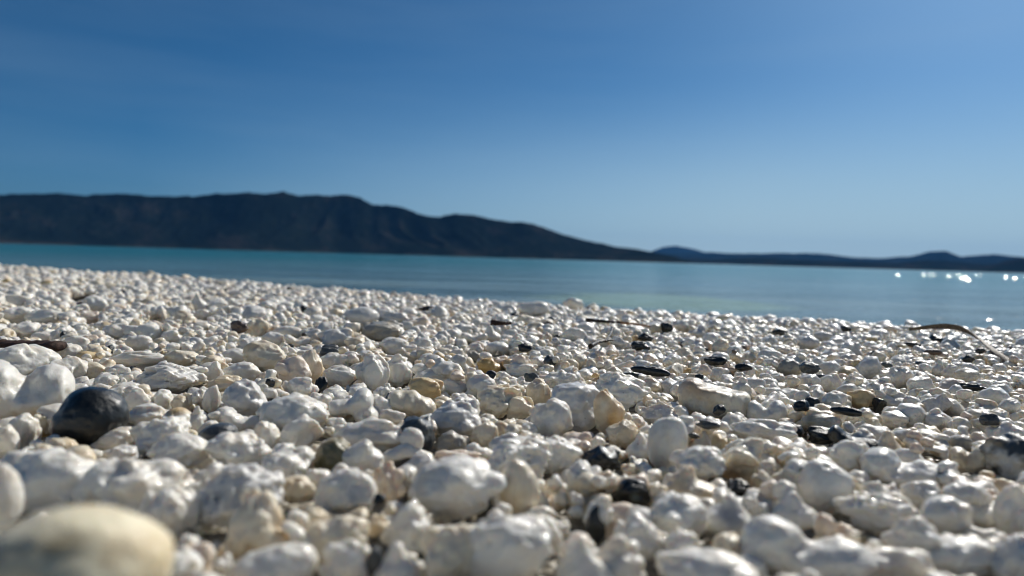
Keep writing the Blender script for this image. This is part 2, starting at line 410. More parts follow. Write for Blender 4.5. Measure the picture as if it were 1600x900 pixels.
# ------------------------------------------------------------------ hills beyond the lake
def hill_material(name, dark):
    m, n, b = mat_new(name)
    geo = N_(n, 'ShaderNodeNewGeometry'); pos = geo.outputs['Position']
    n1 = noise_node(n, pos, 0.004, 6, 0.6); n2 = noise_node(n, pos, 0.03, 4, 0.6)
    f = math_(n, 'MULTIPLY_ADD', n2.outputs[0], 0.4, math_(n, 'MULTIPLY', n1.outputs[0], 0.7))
    c = ramp(n, f, [(0.42, (0.004, 0.008, 0.008)), (0.57, (0.009, 0.014, 0.012)), (0.70, (0.032, 0.029, 0.025))])  # scrub tones darkened to hold the canopy's self-shadow on backlit slopes
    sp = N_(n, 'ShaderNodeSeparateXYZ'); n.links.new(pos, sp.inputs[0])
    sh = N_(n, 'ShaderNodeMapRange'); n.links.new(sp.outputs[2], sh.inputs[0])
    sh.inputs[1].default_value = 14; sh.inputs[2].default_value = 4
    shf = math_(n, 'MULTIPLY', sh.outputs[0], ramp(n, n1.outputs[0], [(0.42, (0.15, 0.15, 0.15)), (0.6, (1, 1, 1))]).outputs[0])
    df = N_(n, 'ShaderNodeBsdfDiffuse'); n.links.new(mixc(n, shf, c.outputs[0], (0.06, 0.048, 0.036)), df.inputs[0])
    n.links.new(df.outputs[0], n.nodes['Material Output'].inputs[0]); n.nodes.remove(b)
    return m
def horizon_y(px): return 403.5 + (px - 800) * 47 / 1600
def build_hill(ridge, d0, d1, d2, mat, seed, gully=0.5):
    px = np.array([p[0] for p in ridge], float); py = np.array([p[1] for p in ridge], float)
    N = 640
    s = np.linspace(px[0], px[-1], N); el = (horizon_y(s) - np.interp(s, px, py)) / FPX      # tan of elevation, near enough
    az = np.arctan((s - 800) / FPX); el = el * np.cos(az)
    el = el + np.clip(el, 0, 0.03) * 0.07 * fbm(np.stack([s * 0.03, s * 0 + seed, s * 0], -1), 3)
    T = np.concatenate([np.linspace(0, 1, 46), 1 + np.linspace(0.05, 1, 14)])
    A, TT = np.meshgrid(az, T, indexing='ij'); E = np.repeat(el[:, None], len(T), 1)
    D = np.where(TT <= 1, d0 + (d1 - d0) * TT, d1 + (d2 - d1) * (TT - 1))
    D = D * (1 + 0.04 * fbm(np.stack([A * 9 + seed, TT * 0, A * 0], -1), 2))
    prof = np.where(TT <= 1, np.clip(TT, 0, 1) ** 0.9 * (0.55 + 0.45 * TT), np.clip(2 - TT, 0, 1) ** 1.3)
    X, Y = D * np.sin(A), D * np.cos(A)
    P = np.stack([A * 26 + 0.8 * vnoise(np.stack([TT * 3, A * 8, A * 0 + seed], -1)), TT * 1.6, A * 0 + seed], -1)
    rg = 1 - np.abs(fbm(P, 4)) * 2.2
    P2 = np.stack([A * 150, TT * 9, A * 0 + seed], -1)
    Z = E * d1 * (1 + 0.02 * fbm(P2, 3)) * prof * (1 - gully * (1 - rg) * np.sin(np.clip(TT, 0, 2) * math.pi / 2 * 0.999) ** 0.5 * np.clip(1.02 - TT, 0, 1) * 1.6) - 2 * (TT == 0) - 8 * (TT > 1.98)
    V = np.stack([X, Y, Z + 0.0], -1).reshape(-1, 3)
    a, b = X.shape; I = np.arange(a * b).reshape(a, b)
    F = np.stack([I[:-1, :-1], I[1:, :-1], I[1:, 1:], I[:-1, 1:]], -1).reshape(-1, 4)
    tag(link('hill', make_mesh('hill', V, F, mat)), kind='structure')
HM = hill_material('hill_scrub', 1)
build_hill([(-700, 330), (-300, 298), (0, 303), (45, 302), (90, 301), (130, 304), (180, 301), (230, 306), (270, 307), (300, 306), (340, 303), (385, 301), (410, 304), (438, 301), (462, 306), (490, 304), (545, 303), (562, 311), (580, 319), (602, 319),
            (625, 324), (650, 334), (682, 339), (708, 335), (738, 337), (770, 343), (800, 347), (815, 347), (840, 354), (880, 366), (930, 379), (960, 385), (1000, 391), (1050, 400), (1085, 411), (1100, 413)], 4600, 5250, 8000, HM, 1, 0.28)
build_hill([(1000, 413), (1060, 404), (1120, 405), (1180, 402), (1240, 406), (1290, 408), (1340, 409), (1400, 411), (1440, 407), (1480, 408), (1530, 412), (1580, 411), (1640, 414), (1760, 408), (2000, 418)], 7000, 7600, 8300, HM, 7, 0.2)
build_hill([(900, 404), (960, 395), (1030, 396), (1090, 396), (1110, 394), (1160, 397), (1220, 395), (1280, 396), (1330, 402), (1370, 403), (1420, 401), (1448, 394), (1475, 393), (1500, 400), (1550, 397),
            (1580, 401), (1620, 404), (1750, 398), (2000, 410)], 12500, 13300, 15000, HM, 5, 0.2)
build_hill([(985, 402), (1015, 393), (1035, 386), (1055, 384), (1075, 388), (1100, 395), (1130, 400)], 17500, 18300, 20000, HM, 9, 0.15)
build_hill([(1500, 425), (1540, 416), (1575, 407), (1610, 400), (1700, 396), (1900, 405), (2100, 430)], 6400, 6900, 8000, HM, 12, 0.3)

# ------------------------------------------------------------------ stones placed by hand
COLS = dict(W=(.80, .773, .70, .28), G=(.67, .655, .615, .12), C=(.78, .70, .545, .75), Y=(.66, .51, .27, .8), B=(.007, .009, .009, .15), D=(.055, .062, .066, .5),
            N=(.10, .062, .042, .3), P=(.77, .66, .54, .6), O=(.17, .155, .085, .5), A=(.62, .42, .16, .8), S=(.36, .34, .29, .4))
# cx cy w h tilt kind colour seed | label | ref; a couple of small black stones stand in for shaded gaps
HERO = '''
115 884 290 176 4 e C|largest cream pebble with brown stains, blurred in the bottom left corner|the big stained cream pebble
0 776 64 100 0 e W|tall white pebble cut by the left edge above the big stained cream pebble|
74 757 150 108 32 l W|long tilted white pebble with a hollow, leaning behind the big stained cream pebble|the long leaning white pebble
200 766 168 92 8 l W|wide lumpy white pebble right of the long leaning one|the wide lumpy white pebble
262 808 92 86 -10 l W||
370 782 142 104 5 x G|big greyish white pebble with a rough top behind the column of knobs|the big rough greyish pebble
402 828 98 118 0 k C|upright knobbly cream pebble standing like a small coral column|the knobbly coral column
425 892 142 82 -12 t W||
540 776 98 82 6 a W||
526 812 98 42 -6 f C|curved tan and white banded pebble above a round cream one|the banded curved pebble
526 846 102 76 0 l C||
542 884 88 80 0 k W||
622 886 78 76 0 p W|pointed white pebble with a dark stone behind it, at the bottom edge|the pointed bottom pebble
586 888 30 70 0 r D|dark grey stone edge peeping out behind the pointed bottom pebble|
636 820 82 76 0 a W||
716 766 152 96 4 k W|large white pebble of rounded bulges with a small pit, centre of the near gravel|the large bulging white pebble
811 764 64 92 0 e C|smooth upright egg of cream stone right of the large bulging white pebble|the upright cream egg
732 797 24 40 0 f W|small white tooth standing before the large bulging white pebble|
695 801 38 36 0 k C||
792 862 142 122 35 l W|folded white pebble with a deep crease, sloping down at the bottom centre|the folded white pebble
842 836 78 66 0 l W||
706 872 104 104 0 l C||
914 886 92 92 0 p W|rounded cone of white stone at the bottom edge below the black upright slab|the white cone
846 804 52 27 10 l W||
876 826 30 27 0 r W||
930 822 34 58 5 a B|black upright slab in the gap right of the small pale pebbles|the black upright slab
985 772 64 50 8 g B|round black stone with a greenish hollow above the black upright slab|the round black stone
1080 757 88 58 0 p C|peaked cream pebble with a ridge right of the round black stone|the peaked cream pebble
1057 810 94 72 8 l W||
1136 804 80 66 0 p G|triangular white pebble with a grey smudge on its face|the smudged triangular pebble
1002 838 88 72 20 l W||
1066 858 60 60 0 l W||
968 876 86 82 0 k W||
1105 896 164 72 0 r W|broad white pebble cut by the bottom edge right of the white cone|
1141 857 56 50 0 l C||
1262 858 204 84 9 s W|longest white pebble at the bottom with a rounded knob on its right end|the long knobbed white pebble
1243 798 74 56 0 p W||
1290 762 82 82 -14 e W|smooth white pebble like a shark fin with a rounded tip|the fin shaped pebble
1368 801 126 64 0 x W|flat translucent white pebble with a rough sparkling face and an amber underside|the rough sparkling slab
1441 778 64 54 0 l W||
1478 812 74 72 30 k W||
1508 783 72 62 35 l W||
1533 807 54 36 0 t W||
1430 846 98 84 38 l W||
1398 884 112 62 0 k W||
1502 872 112 64 0 l W||
1588 802 64 92 0 k W||
1590 882 84 92 0 l G||
1568 761 48 27 0 t C||
34 608 144 88 0 s W|big bulbous white pebble with a saddle, at the left edge behind the black oval stone|the big saddle pebble
28 570 124 62 14 l W|long white pebble sloping down under the brown bark at the left edge|
141 653 110 88 -24 e B|large glossy black oval stone standing among white pebbles on the left|the black oval stone
38 673 48 52 0 l W||
8 692 42 52 0 l W||
58 664 28 32 0 r C||
79 661 28 30 0 r W||
115 721 64 46 0 e C|egg shaped cream pebble just below the black oval stone|
152 714 26 24 0 r W||
216 628 42 40 0 a W||
229 651 62 38 12 l W||
252 627 35 33 0 l W||
281 632 27 28 0 r C||
278 655 47 34 6 e Y|white pebble capped with a tan orange crust, right of the black oval stone|the orange crusted pebble
254 683 92 58 -6 x W|chunky white pebble with a crumbly top in front of the orange crusted one|
178 686 68 32 0 l W||
190 713 54 34 0 l G||
280 709 90 62 -18 a W||
310 658 29 44 0 r W||
341 681 60 36 0 e D|smooth dark grey oval stone half buried among white pebbles|the dark grey oval stone
230 718 20 24 0 a B||
375 706 102 64 8 l W||
378 657 66 35 12 f W||
383 622 68 54 -35 l G||
330 624 28 42 0 r W||
460 650 106 64 10 l W|big pale pebble split by a fine crack, below the twin lobed pebble|the cracked pale pebble
419 681 42 46 0 r W||
472 675 68 54 0 a W|white pebble like an upright leaf with a smooth pale face|the leaf shaped pebble
450 729 82 54 -22 l W||
467 763 60 42 0 l C||
519 714 58 56 0 k O|olive brown mossy lump of stone in a hollow right of the leaf shaped pebble|the mossy olive lump
575 681 128 52 4 k W|wide undulating white pebble with shallow dimples right of the mossy olive lump|
565 716 70 60 20 l W||
608 754 52 66 0 k P|pinkish knobbly pebble standing over a dark gap|the pinkish knobbly pebble
577 752 39 34 0 l W||
637 708 80 30 4 f W|finger of white stone lying flat above the pinkish knobbly pebble|
553 635 78 50 6 o W|white knuckle shaped pebble with a small round pit in its end|the pitted knuckle
594 638 36 36 0 r W||
613 654 42 30 0 a G||
644 632 76 42 8 f C|cream finger bent at its left end, lying below a tan lump|the bent cream finger
665 609 56 36 8 k Y|tan yellow lump with two bumps behind the bent cream finger|
529 588 57 34 5 r W|flat oblong white pebble with a blue grey face, between dark chips and a lobed pebble|the oblong white pebble
582 583 54 56 0 l W|white pebble with two finger lobes like a fist|the fist shaped pebble
621 580 46 50 12 k W||
520 567 50 30 6 k W||
458 582 56 50 0 k P|peach tinted knobbly pebble left of the oblong white one|the peach knobbly pebble
486 573 36 50 -30 r C||
414 557 66 48 -22 r C|large tan flushed white pebble with faint ribs, leaning left|the ribbed leaning pebble
470 606 56 34 0 k W|twin lobed white pebble below the peach knobbly one|
501 603 22 26 0 a B||
422 598 15 13 0 a B||
514 548 30 18 12 a D||
711 656 84 56 0 k G|blue grey mottled lump of white stone perched above cream pebbles|the blue grey mottled lump
782 628 74 50 4 x C|rough hollowed white pebble with dark specks|the rough hollowed pebble
750 603 52 36 0 l W||
812 639 44 36 -25 l C||
843 614 42 42 0 l C||
884 595 70 42 6 x W|sparkling rough white pebble with a crystalline right face|the sparkling rough pebble
902 636 94 70 20 a G|big greyish angular pebble with a dented side, left of the amber shard|the dented grey pebble
968 616 88 66 28 x W|big rough white pebble sloping right, behind the amber shard|the sloping rough pebble
862 656 68 66 28 l W||
869 712 84 58 30 l W||
812 722 102 72 4 x W|white pebble with a brain like pitted top in the middle of the near gravel|the brain pitted pebble
952 647 50 74 -22 a A|amber tinted shard standing upright beside the dented grey pebble|the amber shard
972 677 52 40 10 l C||
756 681 46 42 0 l C||
705 691 60 34 0 l S||
716 717 76 28 0 k P||
938 718 64 40 8 a B|jagged black stone in a hollow right of the angular white pebbles|the jagged black stone
932 694 28 24 -12 r W||
999 698 42 40 0 p W||
1043 693 62 78 -42 e W|smooth white oval with two dark specks, leaning right|the speckled leaning oval
1034 648 76 38 18 x G|bluish grey white pebble lying on the speckled leaning oval|
1116 625 112 60 8 b C|bone shaped cream pebble with a tan corner and a black chip under it|the bone shaped pebble
1124 641 20 17 0 a B|black chip tucked under the bone shaped pebble|
1197 645 64 38 -12 s W|saddle shaped white pebble with small specks right of the bone shaped one|the speckled saddle
1152 718 80 70 10 a C|large cream white pebble with an orange brown foot over a black stone|the orange footed pebble
1090 729 88 62 14 k W||
1096 691 38 33 0 p C||
1192 674 102 36 12 k W||
1235 673 40 26 14 r B|short black stone lying left of a cluster of cream lumps|the short black stone
1334 690 76 42 12 f B|long curved black stone in a hollow behind the smooth peaked pebble|the long curved black stone
1288 682 52 26 0 a B||
1279 660 68 34 0 k C|cluster of cream lumps fused in one stone above the black hollow|
1324 716 62 58 -25 k W||
1386 696 52 44 0 p C||
1408 733 120 60 8 s W|wide white pebble with a smooth saddle and a rounded hump|the wide saddle pebble
1464 708 48 24 38 f G||
1500 696 40 32 0 r S||
1516 717 60 46 -18 s C||
1580 715 88 74 6 l D|dark grey and white veined stone cut by the right edge|the veined dark stone
1574 682 60 44 -8 l W||
1345 625 44 32 0 k Y|yellow cream blocky pebble with a ragged top|the ragged yellow pebble
1393 623 54 30 16 f W||
1422 650 44 36 16 r W||
1461 633 46 38 22 a G|flat grey pebble with one straight edge, tilted right|the straight edged grey pebble
1490 638 42 27 25 t W||
1398 656 40 26 0 l W||
1467 657 44 34 0 k W||
1357 576 38 36 0 a G|upright grey tooth of stone standing above its neighbours on the right|the upright grey tooth
1406 590 40 34 -24 l W||
1296 577 35 25 0 r W||
1466 576 28 28 0 p W||
1487 582 30 25 0 r W||
1297 600 38 32 0 a W||
1232 575 40 28 0 l S|pale pebble with an olive brown top among wet gravel|the olive topped pebble
1159 561 44 20 -10 s C||
1120 587 27 25 0 r W||
1063 510 28 20 0 r W||
1042 512 20 15 0 a B||
1092 519 34 21 10 p W||
1260 537 40 23 0 t G||
1286 527 38 16 12 r G||
833 484 56 25 8 r W|largest pale pebble near the waterline in the middle|the large waterline pebble
896 475 34 18 0 r W||
564 495 58 29 0 e G|smooth grey white oval lying on its own near the waterline|the smooth grey oval
613 498 52 23 0 l G||
598 519 70 35 0 k S|greyish cone of rough stone below the smooth grey oval|the rough grey cone
523 530 54 32 0 k G||
617 543 50 28 8 k W||
740 529 44 17 0 f W||
768 523 32 26 0 p W||
778 546 40 23 0 v W|arch shaped white pebble with a dark opening|the arch shaped pebble
764 573 38 27 12 l A|amber yellow pebble with a black chip below it|the amber yellow pebble
815 580 58 24 8 k W||
676 590 62 27 12 l W||
712 605 42 25 0 r W||
402 513 35 31 0 l C||
450 520 48 21 6 v W||
466 533 44 19 10 f W||
427 530 36 22 14 l W||
391 541 42 27 -20 x G||
367 557 42 24 0 t W||
375 583 64 32 0 l W||
350 601 62 28 6 k C||
267 592 110 46 8 x G|large shadowed grey pebble with a craggy right end, behind the small white pebbles|the large shadowed grey pebble
334 584 30 37 15 a W||
108 577 55 40 0 a W|blocky white pebble with a wet sparkling side, right of the big saddle pebble|the wet blocky pebble
146 580 38 27 0 r C||
105 552 42 30 -8 r W||
120 539 40 28 14 r W||
216 538 42 27 0 r W||
214 563 88 27 -6 k W||
284 561 58 29 0 l C||
182 519 42 25 0 l W||
230 521 45 29 0 l W||
249 493 27 29 25 f W||
150 475 39 27 0 r W|rounded pebble with a dried leaf lying against it, upper left|the leaf side pebble
28 493 52 27 0 l W||
72 496 58 25 0 l W||
27 470 36 19 0 a W||
40 517 42 27 -10 l W||
70 527 38 17 0 t W||
310 474 25 29 0 p W||
316 493 32 19 0 r W||
271 527 34 22 0 r W||
140 497 36 20 0 l P||
1323 643 48 13 4 t B|flat black stone with a rough wet edge below the ragged yellow pebble|the flat black stone
1252 634 24 17 0 r B||
1374 634 22 24 0 a B||
1016 580 62 15 8 t B|long flat black stone lying behind the sloping rough pebble|the long flat black stone
985 588 28 13 10 a B||
1092 591 15 13 0 r B||
767 586 17 13 0 a B||
1008 527 25 15 25 a B||
1000 541 28 14 -20 k B||
1162 574 27 11 0 a B||
1118 564 36 14 8 a B||
1219 519 25 10 0 t B||
1265 575 32 18 0 a D||
1322 514 17 11 0 r B||
1425 538 27 8 3 t B||
1458 550 25 9 0 t N|red brown chip lying flat on the wet gravel|
1513 561 19 13 0 a B||
1532 548 14 9 0 r B||
1546 655 28 19 -10 r D||
1520 605 46 11 0 a B||
1386 570 17 9 0 r D||
1156 764 44 28 0 k B|black stone under the orange footed pebble|
592 780 22 18 0 a B||
1261 736 24 11 -20 a B||
667 482 25 8 0 a B||
740 557 26 17 0 t S||
374 511 27 19 0 a N||
1084 681 17 9 0 r B||
1106 663 38 13 0 k D||
822 543 26 13 0 a B||
832 590 28 15 0 a D||
1060 838 40 30 0 r W||
880 780 30 22 0 a W||
900 800 26 20 0 r W||
985 735 30 22 0 k C||
1020 745 30 22 0 k W||
'''
heroes = []
ZB = -0.007
for ln_i, line in enumerate([l for l in HERO.strip().splitlines() if l.strip()]):
    a, lab, ref = (line.split('|') + ['', ''])[:3]
    q = a.split()
    cx, cyy, ww, hh, tl = map(float, q[:5]); kd, cl = q[5], q[6]
    r = np.random.default_rng(1000 + ln_i)
    d = ray(cx, cyy)
    zb = 0.002 if (cl in 'BDN' and hh < 21) else 0.012 if ln_i == 0 else 0.003 if ln_i == 1 else ZB
    dep = (CAM_H - zb) / (hh / 2 / FPX - d[2])
    P = CAM + dep * d
    heroes.append(dict(px=cx, py=cyy, w=ww * dep / FPX, h=hh * dep / FPX * (1.10 if cyy < 700 else 1.04), dep=dep, P=P, tilt=tl, kind='r' if kd == 'g' else kd, ring=kd == 'g', col=cl, label=lab.strip(), ref=ref.strip(), seed=1000 + ln_i,
                       dy=min(ww, 1.5 * hh) * dep / FPX * r.uniform(0.72, 0.95)))

def wetness(x, y):
    s = past_edge(x, y)
    return np.clip(0.45 + 0.55 * np.clip((np.asarray(x) + 0.25) / 0.5, -0.5, 1) + 0.25 * np.clip(1 + s / 0.25, 0, 1), 0.4, 1.0)

# ------------------------------------------------------------------ gravel: stones dropped one by one on a height map
RES = 0.002
X0, X1, Y0, Y1 = -2.7, 1.5, -0.12, 3.3
nx, ny = int((X1 - X0) / RES), int((Y1 - Y0) / RES)
gx = X0 + (np.arange(nx) + .5) * RES; gy = Y0 + (np.arange(ny) + .5) * RES
GX, GY = np.meshgrid(gx, gy, indexing='ij')
Hm = ground_z(GX, GY).astype(np.float32)
HERO_M = []
for h in heroes:
    big = h['w'] * FPX / h['dep']
    N = 60 if big > 80 else (46 if big > 45 else 32)
    V, F, ext = stone(h['kind'], h['seed'], N, h['tilt'])
    V = V * np.array([h['w'], h['dy'], h['h']])
    az = math.atan2(h['P'][0], h['P'][1])                     # stand square to the line of sight
    c, s = math.cos(az), math.sin(az)
    Rm = np.array([[c, s, 0], [-s, c, 0], [0, 0, 1]])
    roll = ROLL
    V = V @ Rm.T
    h['V'], h['F'] = V, F
    W = V + h['P']
    ix = ((W[:, 0] - X0) / RES).astype(int); iy = ((W[:, 1] - Y0) / RES).astype(int)
    ok = (ix >= 0) & (ix < nx) & (iy >= 0) & (iy < ny)
    np.maximum.at(Hm, (ix[ok], iy[ok]), W[ok, 2].astype(np.float32))
hx = np.array([h['px'] for h in heroes]); hy = np.array([h['py'] for h in heroes]); hd = np.array([h['dep'] for h in heroes])
hw = np.array([h['w'] * FPX / h['dep'] for h in heroes]) / 2; hh_ = np.array([h['h'] * FPX / h['dep'] for h in heroes]) / 2
def also_clear(items):
    global hx, hy, hd, hw, hh_
    a = np.array(items, float)
    hx, hy, hd, hw, hh_ = (np.concatenate(q) for q in ((hx, a[:, 0]), (hy, a[:, 1]), (hd, a[:, 2]), (hw, a[:, 3]), (hh_, a[:, 4])))
also_clear([(20, 544, .44, 40, 14), (65, 542, .44, 28, 13), (1440, 512, .72, 20, 8), (1475, 511, .70, 22, 8), (1505, 514, .67, 18, 9), (1525, 524, .62, 14, 11), (1545, 538, .58, 14, 12), (1565, 554, .55, 14, 12), (1585, 570, .52, 14, 12),
            (930, 501, .70, 18, 6), (958, 503, .70, 18, 6), (990, 506, .70, 24, 6), (954, 523, .58, 8, 12), (940, 536, .55, 20, 7), (783, 505, .64, 20, 6), (120, 465, .99, 16, 8), (142, 460, .98, 12, 8)])
print('heroes', len(heroes), round(time.time() - T0, 1))

fill = []          # x, y, z, r, half height, layer
def drop(n, xf, yf, rf, K, hide, sink, smax_=None):
    """n stones; positions from xf/yf, radius from rf; each tries K spots and takes the lowest."""
    for _ in range(n):
        best = None
        r = None
        for _k in range(K):
            y = yf(); x = xf(y)
            if r is None: r = rf(x, y)
            i, j = int((x - X0) / RES), int((y - Y0) / RES)
            k = max(1, int(r * 0.75 / RES))
            if i - k < 0 or j - k < 0 or i + k >= nx or j + k >= ny: continue
            w_ = Hm[i - k:i + k + 1, j - k:j + k + 1]
            z = 0.5 * float(w_.mean()) + 0.5 * float(w_.max())
            if best is None or z < best[0]: best = (z, x, y, i, j)
        if best is None: continue
        z, x, y, i, j = best
        hgt = r * rng.uniform(0.6, 0.95)
        zc = z + hgt * sink
        g0 = float(ground_z(x, y))
        if zc + hgt > g0 + 0.014 + 0.7 * r: continue
        v = np.array([x, y, zc]) - CAM
        dep = v @ Fv
        if dep > 0.03 and hide:
            px = 800 + FPX * (v @ Rv) / dep; py = 450 - FPX * (v @ Uv) / dep; rp = r * FPX / dep
            e = ((px - hx) / (hw * 0.86 + rp * 0.62)) ** 2 + ((py - hy) / (hh_ * 0.86 + rp * 0.62)) ** 2
            if ((e < 1) & (dep < hd)).any(): continue
            if dep < 0.2 and abs(px - 800) < 860 and r > 0.0062: continue
        k = int(r / RES) + 1
        a0, a1, b0, b1 = max(i - k, 0), min(i + k + 1, nx), max(j - k, 0), min(j + k + 1, ny)
        dd = ((gx[a0:a1, None] - x) ** 2 + (gy[None, b0:b1] - y) ** 2) / (r * r)
        top = np.where(dd < 1, zc + hgt * np.sqrt(np.clip(1 - dd, 0, 1)), -9)
        Hm[a0:a1, b0:b1] = np.maximum(Hm[a0:a1, b0:b1], top)
        fill.append((x, y, zc, r, hgt))
U = rng.uniform
def span(y, m=0.10): return 0.715 * max(y, 0) + m
def xf_view(y): return U(-span(y), span(y))
def near_y(a, b):                       # more draws far out, in step with the widening view
    def f():
        while True:
            y = U(a, b)
            if U() < span(y) / span(b) and True: return y
    return f
def keep_land(xf, yf, smax_m):
    """Draw a spot that is on the beach, up to smax_m beyond the berm edge."""
    st = {}
    def fy():
        while True:
            y = yf(); x = xf(y)
            if past_edge(x, y) < smax_m: st['x'] = x; return y
    return (lambda y: st['x']), fy
def coarse(x): return float(np.clip(0.5 - x * 0.9, 0.12, 1.15))       # bigger stones on the left, finer gravel on the right
def r_mid(x, y): return (0.0028 + 0.0048 * coarse(x) * U(0.3, 1.0)) * (1 + 0.22 * min(y, 2)) * (1.45 if U() < 0.1 else 1)
def r_small(x, y): return U(0.0016, 0.0032) * (1 + 0.5 * min(y, 2))
xf, yf = keep_land(xf_view, near_y(0.10, 0.70), 0.05); drop(2600, xf, yf, lambda x, y: U(0.0055, 0.0088) * (0.75 + 0.25 * coarse(x)), 3, 0.8, 0.3)
xf, yf = keep_land(xf_view, near_y(0.06, 0.62), 0.05); drop(4200, xf, yf, r_mid, 3, 0.8, 0.35)
xf, yf = keep_land(xf_view, near_y(0.55, 1.25), 0.08); drop(10500, xf, yf, r_mid, 3, 0.8, 0.35)
xf, yf = keep_land(xf_view, near_y(1.15, 2.5), 0.14); drop(7600, xf, yf, r_mid, 3, 0.8, 0.35)
xf, yf = keep_land(xf_view, near_y(0.08, 0.75), 0.02); drop(5500, xf, yf, r_small, 3, 0.6, 0.5)
xf, yf = keep_land(xf_view, near_y(0.7, 1.4), 0.02); drop(5000, xf, yf, r_small, 3, 0.6, 0.5)
# the berm's outer slope and the beach to either side of the view
def xf_wide(y): return U(-2.6, 1.4)
def yf_wide(): return U(-0.1, 3.2)
def side_ok(x, y): return abs(x) > span(y) - 0.02 or past_edge(x, y) > 0.05
def keep_side():
    st = {}
    def fy():
        while True:
            y = yf_wide(); x = xf_wide(y)
            if -1.1 < past_edge(x, y) < 0.75 and side_ok(x, y): st['x'] = x; return y
    return (lambda y: st['x']), fy
def keep_flank():
    st = {}
    def fy():
        while True:
            y = U(-0.1, 1.7); e = span(y); x = (e + U(-0.03, 0.5)) * (1 if U() < 0.5 else -1)
            if past_edge(x, y) < 0.25 and X0 < x < X1: st['x'] = x; return y
    return (lambda y: st['x']), fy
xf, yf = keep_flank(); drop(7000, xf, yf, lambda x, y: U(0.0055, 0.010), 2, 0, 0.35)
xf, yf = keep_flank(); drop(4500, xf, yf, lambda x, y: U(0.004, 0.008), 4, 0, 0.35)
xf, yf = keep_side(); drop(9000, xf, yf, lambda x, y: U(0.006, 0.014), 2, 0, 0.4)
fill = np.array(fill)
print('fill', len(fill), round(time.time() - T0, 1))

# ---- which of the dropped stones show largest: paint every stone into a small id buffer, far to near
BW, BH, BS = 800, 450, 0.5
allP = np.concatenate([np.array([h['P'] for h in heroes]), fill[:, :3]])
allr = np.concatenate([np.array([h['w'] / 2 for h in heroes]), fill[:, 3]]); allh = np.concatenate([np.array([h['h'] / 2 for h in heroes]), fill[:, 4]])
ppx, ppy, pdep = project(allP)
order = np.argsort(-pdep)
buf = np.full((BH, BW), -1, np.int32)
for q in order:
    if pdep[q] < 0.06: continue
    cx, cyy = ppx[q] * BS, ppy[q] * BS; rx = max(allr[q] * FPX / pdep[q] * BS, 0.5); ry = max(allh[q] * FPX / pdep[q] * BS, 0.5)
    x0, x1, y0, y1 = int(cx - rx), int(cx + rx) + 1, int(cyy - ry), int(cyy + ry) + 1
    if x1 < 0 or y1 < 0 or x0 >= BW or y0 >= BH: continue
    x0, y0 = max(x0, 0), max(y0, 0); x1, y1 = min(x1, BW), min(y1, BH)
    if x1 <= x0 or y1 <= y0: continue
    yy, xx = np.ogrid[y0:y1, x0:x1]
    m = ((xx + .5 - cx) / rx) ** 2 + ((yy + .5 - cyy) / ry) ** 2 <= 1
    buf[y0:y1, x0:x1][m] = q
vis = np.bincount(buf[buf >= 0], minlength=len(allP))
nH = len(heroes)
# colours of the dropped stones
nF = len(fill)
rc = rng.random(nF)
darkp = 0.014 + 0.02 * np.clip(fill[:, 0] + 0.2, 0, 0.4)
isdark = (rc < darkp) & (fill[:, 1] > 0.25)
ftint = np.empty((nF, 4), np.float32)
pal = np.array([COLS[k] for k in 'WWWWWWWWGCCP'], np.float32)
ftint[:] = pal[rng.integers(0, len(pal), nF)]
ftint[rng.random(nF) < 0.012] = COLS['Y']
ftint[isdark] = np.array([COLS[k] for k in 'BBDN'], np.float32)[rng.integers(0, 4, isdark.sum())]
ftint[:, :3] *= rng.uniform(0.9, 1.03, (nF, 1))
fpal = np.where(isdark, 1, 0)
n_dark_h = sum(h['col'] in 'BDN' for h in heroes)
vf = vis[nH:].copy()
pick_w = [i for i in np.argsort(-vf) if not isdark[i] and vf[i] > 0][:300 - (nH - n_dark_h)]
pick_d = [i for i in np.argsort(-vf) if isdark[i] and vf[i] > 4][:30]
picked = np.zeros(nF, bool); picked[pick_w] = True; picked[pick_d] = True
print('white heroes', nH - n_dark_h, 'dark', n_dark_h, 'picked', len(pick_w), len(pick_d), 'hidden heroes', [(int(h['px']), int(h['py'])) for h, v in zip(heroes, vis) if v < 5], round(time.time() - T0, 1))

# ---- the mass: one mesh, built from many stone shapes at three levels of detail
KINDS_F = 'rllkklrkxalfklp'
LODS = {0: 20, 1: 13, 2: 9}
protos = {}
for lod, N in LODS.items():
    protos[lod] = [stone(KINDS_F[i % len(KINDS_F)], 50 + i, N, 0, True)[:2] for i in range(42 if lod < 2 else 28)]
pxr = np.where(pdep[nH:] > 0.05, fill[:, 3] * FPX / np.maximum(pdep[nH:], 0.05), 3)
inview = (ppx[nH:] > -60) & (ppx[nH:] < 1660) & (pdep[nH:] > 0.05)
lod_of = np.where(~inview, 2, np.where(pxr > 14, 0, np.where(pxr > 6.5, 1, 2)))
pid = np.array([rng.integers(0, len(protos[l])) for l in lod_of])
yaw = rng.uniform(0, 2 * math.pi, nF); tx = rng.normal(0, 0.28, nF); asp = rng.uniform(0.72, 1.0, nF)
def xform(i, V):
    x, y, z, r, hg = fill[i]
    V = V * np.array([2 * r, 2 * r * asp[i], 2 * hg])
    c, s = math.cos(tx[i]), math.sin(tx[i]); V = V @ np.array([[1, 0, 0], [0, c, -s], [0, s, c]]).T
    c, s = math.cos(yaw[i]), math.sin(yaw[i]); return V @ np.array([[c, -s, 0], [s, c, 0], [0, 0, 1]]).T
